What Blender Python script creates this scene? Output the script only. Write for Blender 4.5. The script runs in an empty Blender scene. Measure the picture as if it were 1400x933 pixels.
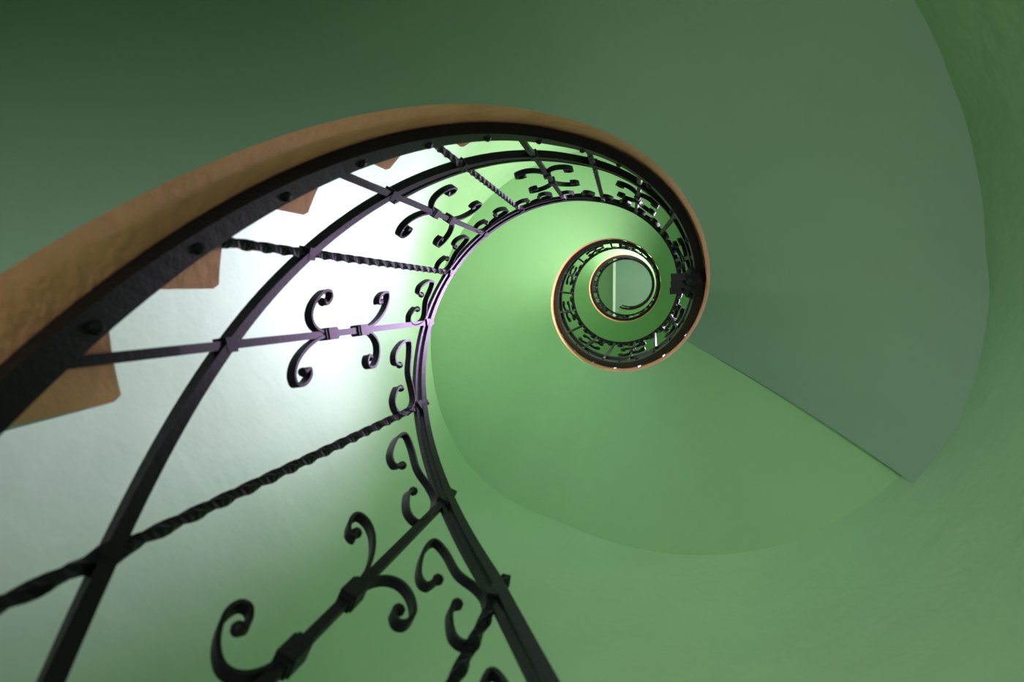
import bpy, math, random
import numpy as np
from mathutils import Matrix, Vector
random.seed(3)
sc=bpy.context.scene
sc.view_settings.view_transform='Standard'
# ---------------- calibrated helix (units of the well radius) ----------------
Vx,Vy,F=875.25,387.26,850.1
P_,T0,CX,CY=8.9836,.1120,.4893,-.0748
HB,HD,HE,RB=3.405,1.158,.382,.985
KN=[-.5+.25*i for i in range(15)]
DD=[-1.147,-0.107,0.027,0.229,-0.567,0.119,0.789,0.881,1.391,0.848,-0.279,-0.672,-0.667,-0.494,-0.277]
S=.39; ZC=1.60
def dcor(n):
    if n<=KN[0]: return DD[0]
    if n>=KN[-1]: return DD[-1]
    i=min(int((n-KN[0])/.25),13); t=(n-KN[i])/.25
    p0=DD[max(i-1,0)];p1=DD[i];p2=DD[i+1];p3=DD[min(i+2,14)]
    cr=.5*((2*p1)+(-p0+p2)*t+(2*p0-5*p1+4*p2-p3)*t*t+(-p0+3*p1-3*p2+p3)*t**3)
    return .5*cr+.5*(p1+(p2-p1)*t)
def zb(n): return P_*(n+T0)+dcor(n)
def W(n,z,rho):   # cylinder coords -> world metres
    th=2*math.pi*n
    return Vector((-rho*math.cos(th)*S,-rho*math.sin(th)*S,z*S+ZC))
def camQ():
    z=np.array([Vx-700,-(Vy-466.5),-F]); z/=np.linalg.norm(z)
    a=np.array([0,0,-1.]); v=np.cross(a,z); c=a@z
    K=np.array([[0,-v[2],v[1]],[v[2],0,-v[0]],[-v[1],v[0],0]])
    return np.eye(3)+K+K@K/(1+c)
Q=camQ()
def inv(px,py,rho):
    d=np.array([px-700,-(py-466.5),-F]); pb=Q.T@d
    w=np.array([pb[0],-pb[1],-pb[2]])
    a=w[0]**2+w[1]**2;b=CX*w[0]+CY*w[1];cc=CX*CX+CY*CY-rho*rho
    s=(-b+math.sqrt(b*b-a*cc))/a
    return (math.atan2(-(CY+s*w[1]),-(CX+s*w[0]))/(2*math.pi))%1.0,s*w[2]
C1=[(1250,0),(1300,110),(1335,230),(1347,340),(1342,480),(1310,580),(1250,660)]
C2=[(1225,656),(1150,710),(1070,745),(960,760),(850,745),(770,715),(700,685),(640,635),(605,570)]
R=3.3
for it in range(60):
    hs=[]
    for p in C1+C2:
        n,z=inv(p[0],p[1],R)
        if n<.2:n+=1
        hs.append(z-zb(n))
    R-=.15*(max(hs)-.22)
H1=[];H2=[]
for L,H in((C1,H1),(C2,H2)):
    for p in L:
        n,z=inv(p[0],p[1],R)
        if n<.2:n+=1
        H.append((n,z-zb(n)))
H1.sort();H2.sort()
NCI=inv(945,475,1)[0];NCO=H1[-1][0]+.0005
def hout(n):
    if n<NCO:
        v=float(np.interp(n,[a[0] for a in H1],[a[1] for a in H1]))
        if n<H1[0][0]: v*=max(0,1-(H1[0][0]-n)/.25)
        return v
    v=float(np.interp(n,[a[0] for a in H2],[a[1] for a in H2]))
    last=H2[-1]
    if n>last[0]: v=last[1]*max(0,1-(n-last[0])/.3)
    return v
cam_d=bpy.data.cameras.new('camera'); cam=bpy.data.objects.new('camera',cam_d); sc.collection.objects.link(cam)
sc.camera=cam
Bm=np.diag([1,-1,-1.]); M=Bm@Q.T
cam.matrix_world=Matrix([[*M[0],CX*S],[*M[1],CY*S],[*M[2],ZC],[0,0,0,1]])
cam_d.sensor_width=36; cam_d.lens=F/1400*36; cam_d.clip_start=.01
cam_d.dof.use_dof=True; cam_d.dof.focus_distance=2.6; cam_d.dof.aperture_fstop=4.5
# ---------------- materials ----------------
def mat(name,col,rough=.6,bump=0,scale=8,var=.06,metal=0,spec=.3,detail=3,dist=.01):
    m=bpy.data.materials.new(name);m.use_nodes=True;nt=m.node_tree;b=nt.nodes['Principled BSDF']
    b.inputs['Roughness'].default_value=rough;b.inputs['Metallic'].default_value=metal
    b.inputs['Specular IOR Level'].default_value=spec
    tc=nt.nodes.new('ShaderNodeTexCoord');nz=nt.nodes.new('ShaderNodeTexNoise')
    nz.inputs['Scale'].default_value=scale;nz.inputs['Detail'].default_value=detail
    nt.links.new(tc.outputs['Object'],nz.inputs['Vector'])
    mx=nt.nodes.new('ShaderNodeMix');mx.data_type='RGBA'
    mx.inputs['A'].default_value=(*[c*(1-var) for c in col],1);mx.inputs['B'].default_value=(*[min(1,c*(1+var)) for c in col],1)
    nt.links.new(nz.outputs['Fac'],mx.inputs['Factor']);nt.links.new(mx.outputs['Result'],b.inputs['Base Color'])
    if bump:
        bp=nt.nodes.new('ShaderNodeBump');bp.inputs['Strength'].default_value=bump;bp.inputs['Distance'].default_value=dist
        nz2=nt.nodes.new('ShaderNodeTexNoise');nz2.inputs['Scale'].default_value=scale*5;nz2.inputs['Detail'].default_value=3
        nt.links.new(tc.outputs['Object'],nz2.inputs['Vector'])
        nt.links.new(nz2.outputs['Fac'],bp.inputs['Height']);nt.links.new(bp.outputs['Normal'],b.inputs['Normal'])
    return m
def emis(name,col,st):
    m=mat(name,col);b=m.node_tree.nodes['Principled BSDF']
    b.inputs['Emission Color'].default_value=(*col,1);b.inputs['Emission Strength'].default_value=st
    m.cycles.emission_sampling='NONE';return m
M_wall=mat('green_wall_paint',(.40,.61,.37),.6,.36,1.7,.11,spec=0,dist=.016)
M_sof1=mat('grey_green_shaded_soffit',(.22,.345,.265),.6,.25,1.6,.10,spec=0,dist=.014)  # greyer green, with the lower flight's shade put into the base colour
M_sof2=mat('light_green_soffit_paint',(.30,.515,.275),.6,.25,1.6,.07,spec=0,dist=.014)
M_str=mat('ochre_stringer_paint',(.88,.38,.24),.6,.4,9,.25,spec=.1)
M_trd=mat('stone_tread',(.35,.33,.30),.5,.2,10,.15)
M_iron=mat('black_wrought_iron',(.006,.006,.009),.5,.10,30,.3,.0,.17)
M_ceil=mat('ceiling_paint',(.46,.60,.46),.6,.1,2,.05,spec=0)
M_white=mat('white_trim_paint',(.85,.87,.85),.5,.05,4,.03)
M_floor=mat('stone_floor',(.30,.29,.27),.5,.2,5,.15,spec=.1)
M_glass=emis('daylight_pane',(.85,.92,1.0),2.5)
def mk(name,vs,fs,mats,mi=None,parent=None,smooth=False,auto=None):
    me=bpy.data.meshes.new(name);me.from_pydata([tuple(v) for v in vs],[],fs);me.update()
    for m in mats: me.materials.append(m)
    if mi: me.polygons.foreach_set('material_index',mi)
    if smooth: me.polygons.foreach_set('use_smooth',[True]*len(fs))
    o=bpy.data.objects.new(name,me);sc.collection.objects.link(o)
    if parent:o.parent=parent
    return o
def empty(name):
    o=bpy.data.objects.new(name,None);sc.collection.objects.link(o);return o
ZF=-ZC/S
NEND=2.80; NSTEP=.0508; N0=.011-9*NSTEP
ZTOP=31.0
# ---------------- staircase ----------------
stair=empty('spiral_staircase')
def soffit(a,b,name,m,hf,na,nb):
    N=max(4,int((b-a)*200));K=10;vs=[];fs=[]
    for i in range(N+1):
        t=i/N
        for k in range(K+1):
            s=k/K; n=(a+(b-a)*t)*(1-s)+(na+(nb-na)*t)*s
            rho=1+(R-1)*s
            z=max(zb(n)+hf(n)*s,ZF+.01)
            vs.append(W(n,z,rho))
    for i in range(N):
        for k in range(K):
            q=i*(K+1)+k
            fs.append((q,q+1,q+K+2,q+K+1))
    return mk(name,vs,fs,[m],None,stair,True)
e=1e-4
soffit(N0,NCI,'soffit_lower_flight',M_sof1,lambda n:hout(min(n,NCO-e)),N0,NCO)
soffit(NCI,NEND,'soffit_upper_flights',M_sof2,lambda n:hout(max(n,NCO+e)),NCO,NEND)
vs=[];K=10
for k in range(K+1):
    s=k/K;n=NCI+(NCO-NCI)*s;rho=1+(R-1)*s
    za=zb(n)+hout(NCO-e)*s
    zc=zb(n)+hout(NCO+e)*s
    vs+=[W(n,za,rho),W(n,zc,rho)]
mk('soffit_crease',vs,[(2*k,2*k+1,2*k+3,2*k+2) for k in range(K)],[M_sof2],None,stair)
TZ=.85
vs=[];fs=[];mi=[]
vs2=[];fs2=[]
n=N0;prev=None
while n<NEND-.01:
    a=n;b=min(n+NSTEP,NEND);zt=zb(a)+TZ
    qs=[a,a+.0025]+[a+(b-a)*i/8 for i in range(1,9)]
    base=len(vs2)
    for i,q in enumerate(qs):
        lo=max(zb(q),ZF+.01)
        top=max(zt,lo)
        if i==0: top-=.03      # worn, rounded arris
        vs2+=[W(q,lo,1),W(q,top,1)]
    for i in range(len(qs)-1): fs2.append((base+2*i,base+2*i+1,base+2*i+3,base+2*i+2))
    base=len(vs)
    for i,q in enumerate(qs):
        vs+=[W(q,zt-(.03 if i==0 else 0),1),W(q,zt-(.03 if i==0 else 0),R)]
    for i in range(len(qs)-1): fs.append((base+2*i,base+2*i+1,base+2*i+3,base+2*i+2));mi.append(0)
    zp=prev if prev is not None else ZF
    base=len(vs);vs+=[W(a,zp,1),W(a,zt-.03,1),W(a,zt-.03,R),W(a,zp,R)]
    fs.append((base,base+1,base+2,base+3));mi.append(0)
    prev=zt;n+=NSTEP
mk('treads_and_risers',vs,fs,[M_trd,M_str],mi,stair)
mk('stringer_face',vs2,fs2,[M_str],None,stair,False)
# ---------------- shell ----------------
def cylwall(name,z0,z1,m,seg=256):
    vs=[];fs=[]
    for i in range(seg):
        n=i/seg;vs+=[W(n,z0,R),W(n,z1,R)]
    for i in range(seg):
        j=(i+1)%seg;fs.append((2*i,2*j,2*j+1,2*i+1))
    return mk(name,vs,fs,[m],None,None,True)
cylwall('wall_round',ZF,ZTOP+1.2,M_wall)
def disc(name,z,m):
    vs=[W(i/128,z,R+.02) for i in range(128)];return mk(name,vs,[tuple(range(128))],[m])
disc('floor',ZF,M_floor)
disc('ceiling',ZTOP+1.1,M_ceil)
xe=-33*ZTOP/F+CX
a0=math.acos(xe/R)
pts=[(R*math.cos(-a0+2*a0*i/64),R*math.sin(-a0+2*a0*i/64)) for i in range(65)]
vs=[];nP=len(pts)
for z in (ZTOP,ZTOP+1.1):
    vs+=[Vector((x*S,y*S,z*S+ZC)) for x,y in pts]
fs=[tuple(range(nP))]+[(i,(i+1)%nP,nP+(i+1)%nP,nP+i) for i in range(nP)]
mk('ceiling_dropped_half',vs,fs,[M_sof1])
ye=math.sqrt(R*R-xe*xe)
bxf=[(0,1,3,2),(4,6,7,5),(0,4,5,1),(2,3,7,6),(0,2,6,4),(1,5,7,3)]
vs=[Vector(((xe+dx)*S,y*S,(ZTOP+dz)*S+ZC)) for dx in(-.10,.02) for y in(-ye,ye) for dz in(-.05,.5)]
mk('trim_1',vs,bxf,[M_white])
# ---------------- windows ----------------
def boxv(cx,cy,cz,sx,sy,sz):
    return [Vector((cx+a*sx/2,cy+b*sy/2,cz+c*sz/2)) for a in(-1,1) for b in(-1,1) for c in(-1,1)]
def boxes(name,L,m,parent):
    vs=[];fs=[]
    for b in L:
        o=len(vs);vs+=boxv(*b);fs+=[tuple(o+i for i in f) for f in bxf]
    return mk(name,vs,fs,[m],None,parent)
WX=(R-.14)*S
for j,zc in enumerate((10.2,19.6,28.0)):  # lowest window inferred from the lit wall; upper two added to light the shaft
    w=empty('window_%d'%(j+1));z=zc*S+ZC;hw=.38;hh=.55
    L=[(WX,s*hw,z,.10,.06,2*hh) for s in(-1,0,1)]+[(WX,0,z+s*hh,.10,2*hw+.06,.06) for s in(-1,0,1)]
    boxes('frame',L,M_white,w)
    boxes('pane',[(WX+.03,0,z,.01,2*hw,2*hh)],M_glass,w)
def spot(name,loc,tgt,power,ang,col,rad=.25,blend=1):
    l=bpy.data.lights.new(name,'SPOT');l.energy=power;l.spot_size=math.radians(ang);l.spot_blend=blend;l.color=col;l.shadow_soft_size=rad
    o=bpy.data.objects.new(name,l);sc.collection.objects.link(o);o.location=loc
    o.rotation_euler=(Vector(tgt)-Vector(loc)).to_track_quat('-Z','Y').to_euler();return o
def area(name,loc,tgt,power,sx,sy,col,spread=180):
    l=bpy.data.lights.new(name,'AREA');l.shape='RECTANGLE';l.size=sx;l.size_y=sy;l.energy=power;l.color=col;l.spread=math.radians(spread)
    o=bpy.data.objects.new(name,l);sc.collection.objects.link(o);o.location=loc
    o.rotation_euler=(Vector(tgt)-Vector(loc)).to_track_quat('-Z','Y').to_euler();return o
DAY=(.96,.62,1.32)
src=((R-.40)*S,0,10.2*S+ZC)
spot('daylight_beam',src,W(.045,6.9,R),480,44,DAY)
spot('daylight_beam_lower',src,W(-.015,3.9,R),1080,42,(.98,.62,1.28))
for j,zc in enumerate((10.2,19.6,28.0)):
    area('daylight_%d'%j,((R-.40)*S,0,zc*S+ZC),(0,.1 if j==0 else 0,zc*S+ZC-(.2 if j==0 else 0)),(42,54,22)[j],.8,1.1,(1,1,.88),170)  # added area fill at each window to brighten walls and soffits
# ground level: added fills without a real source, for far wall and right soffit
area('ground_wall_fill',(-.1,-R*S*.84,.95),(.1,1.0,2.0),9,.9,1.2,(1,.97,.85),105)
spot('ground_soffit_fill',W(.51,ZF+.5,2.2),W(.53,5.0,2.9),120,76,(1,.97,.84),.15)
# ---------------- railing ----------------
rail=empty('wrought_iron_railing')
class Acc:
    def __init__(s): s.v=[];s.f=[]
def sweep(acc,pts,nrm,w,h,twist=0):
    n=len(pts);o=len(acc.v)
    for i,p in enumerate(pts):
        t=(pts[min(i+1,n-1)]-pts[max(i-1,0)]).normalized()
        a=nrm[i]-t*nrm[i].dot(t);a.normalize();b=t.cross(a)
        if twist:
            an=twist*i;a,b=a*math.cos(an)+b*math.sin(an),b*math.cos(an)-a*math.sin(an)
        for sx,sy in((-1,-1),(1,-1),(1,1),(-1,1)): acc.v.append(p+a*sx*w/2+b*sy*h/2)
    for i in range(n-1):
        for k in range(4):
            q=o+4*i;k2=(k+1)%4
            acc.f.append((q+k,q+k2,q+4+k2,q+4+k))
    acc.f.append((o,o+1,o+2,o+3));q=o+4*(n-1);acc.f.append((q+3,q+2,q+1,q))
def rad(n): 
    th=2*math.pi*n;return Vector((-math.cos(th),-math.sin(th),0))
def helix(acc,a,b,h,rho,w,hh):
    N=int((b-a)*150);ns=[a+(b-a)*i/N for i in range(N+1)]
    sweep(acc,[W(n,zb(n)+h,rho) for n in ns],[rad(n) for n in ns],w,hh)
def catmull(P,sub=6):
    out=[]
    for i in range(len(P)-1):
        p0=P[max(i-1,0)];p1=P[i];p2=P[i+1];p3=P[min(i+2,len(P)-1)]
        for k in range(sub):
            t=k/sub
            out.append(tuple(.5*(2*p1[j]+(-p0[j]+p2[j])*t+(2*p0[j]-5*p1[j]+4*p2[j]-p3[j])*t*t+(-p0[j]+3*p1[j]-3*p2[j]+p3[j])*t**3) for j in(0,1)))
    out.append(P[-1]);return out
NS=-.40;NE=2.80
a=Acc();helix(a,NS,NE,HB,RB,.021,.016);helix(a,NS,NE,HB-.035/S,RB,.010,.008)
mk('handrail',a.v,a.f,[M_iron],None,rail)
a=Acc();helix(a,NS,NE,HD,RB,.020,.016);helix(a,.09,NE,HD+.14,RB,.012,.008)
mk('middle_rail',a.v,a.f,[M_iron],None,rail)
a=Acc();helix(a,NS,NE,HE,.955,.026,.034)
mk('bottom_rail',a.v,a.f,[M_iron],None,rail)
BAL=[(-.375,0),(-.31,1),(-.245,0),(-.179,1),(-.101,0),(-.022,1),(.036,0),(.096,1),(.151,0),(.212,1),(.272,0)]
k=1
while BAL[-1][0]+.0595<NE: BAL.append((BAL[-1][0]+.0595,k%2));k+=1
LEAN=-.009
def surf(n0,v,u,rho=RB):
    return W(n0+v+LEAN*(u-HD)/(HB-HD),zb(n0)+u+ (zb(n0+v)-zb(n0))*.6,rho)
bal=Acc();orn=Acc();col=Acc();scr=Acc();bolts=Acc()
hook=[(.15,.004),(.27,.016),(.36,.05),(.415,.10),(.42,.155),(.38,.198),(.32,.198),(.285,.17),(.30,.14),(.335,.15)]
def ubar(acc,n0,u,v,w,len_):
    sweep(acc,[surf(n0,v,u-len_/2),surf(n0,v,u+len_/2)],[rad(n0)]*2,w,w)
def blob(acc,p,r):
    o=len(acc.v);rings=5;seg=8
    for i in range(rings+1):
        f=math.pi*i/rings
        for s in range(seg):
            g=2*math.pi*s/seg;acc.v.append(p+Vector((math.sin(f)*math.cos(g),math.sin(f)*math.sin(g),math.cos(f)))*r)
    for i in range(rings):
        for s in range(seg):
            s2=(s+1)%seg;acc.f.append((o+i*seg+s,o+i*seg+s2,o+(i+1)*seg+s2,o+(i+1)*seg+s))
for n0,ty in BAL:
    UC=2.22 if n0<-.1 else 2.08
    N=90 if ty==0 else 12
    us=[HE+(HB-HE)*i/N for i in range(N+1)]
    sweep(bal,[surf(n0,0,u,RB if u>HD-.1 else RB-.02) for u in us],[rad(n0)]*(N+1),.0125,.0125,twist=(.42 if ty==0 else 0))
    ubar(col,n0,HD,0,.0215,.06); ubar(col,n0,HB-.13,0,.020,.07)
    if ty==1:
        for sg in(-1,1):
            ubar(col,n0,UC+sg*.17,0,.023,.085)
            ubar(col,n0,UC+sg*.12,0,.019,.02);ubar(col,n0,UC+sg*.22,0,.019,.02)
            for sv in(-1,1):
                path=catmull([(u,v) for u,v in hook],6)
                pts=[surf(n0,sv*v/(2*math.pi*RB),UC+sg*u) for u,v in path]
                sweep(orn,pts,[rad(n0)]*len(pts),.015,.0055)
                blob(orn,pts[-1],.0085)
S_=[(.45,-.42),(.40,-.53),(.28,-.56),(.18,-.46),(.20,-.33),(.36,-.27),(.58,-.25),(.80,-.17),(.94,-.16),(1.0,-.27),(.96,-.42),(.82,-.49),(.70,-.44),(.72,-.36)]
for (na,_),(nb,_) in zip(BAL[1:],BAL[:-1]):
    path=catmull(S_,6);pts=[]
    for s,u in path:
        n=na+(nb-na)*s*.98+LEAN
        pts.append(W(n,zb(n)+HB+u*.9,RB))
    sweep(scr,pts,[rad(na)]*len(pts),.014,.0055)
    blob(scr,pts[0],.0085);blob(scr,pts[-1],.0085)
n=NS
while n<NE:
    blob(bolts,W(n,zb(n)+HE+.02,.925),.009);n+=.0395
for dn,h in((0,.45),(.009,.66),(-.010,.30)):
    p=W(.488+dn,zb(.488)+h,.93);blob(bolts,p,.036)
    sweep(bolts,[p-rad(.49)*.075,p+rad(.49)*.03],[Vector((0,0,1))]*2,.024,.024)
mk('balusters',bal.v,bal.f,[M_iron],None,rail)
mk('baluster_collars',col.v,col.f,[M_iron],None,rail)
mk('c_scroll_ornaments',orn.v,orn.f,[M_iron],None,rail)
mk('s_scrolls',scr.v,scr.f,[M_iron],None,rail)
mk('bolts',bolts.v,bolts.f,[M_iron],None,rail)
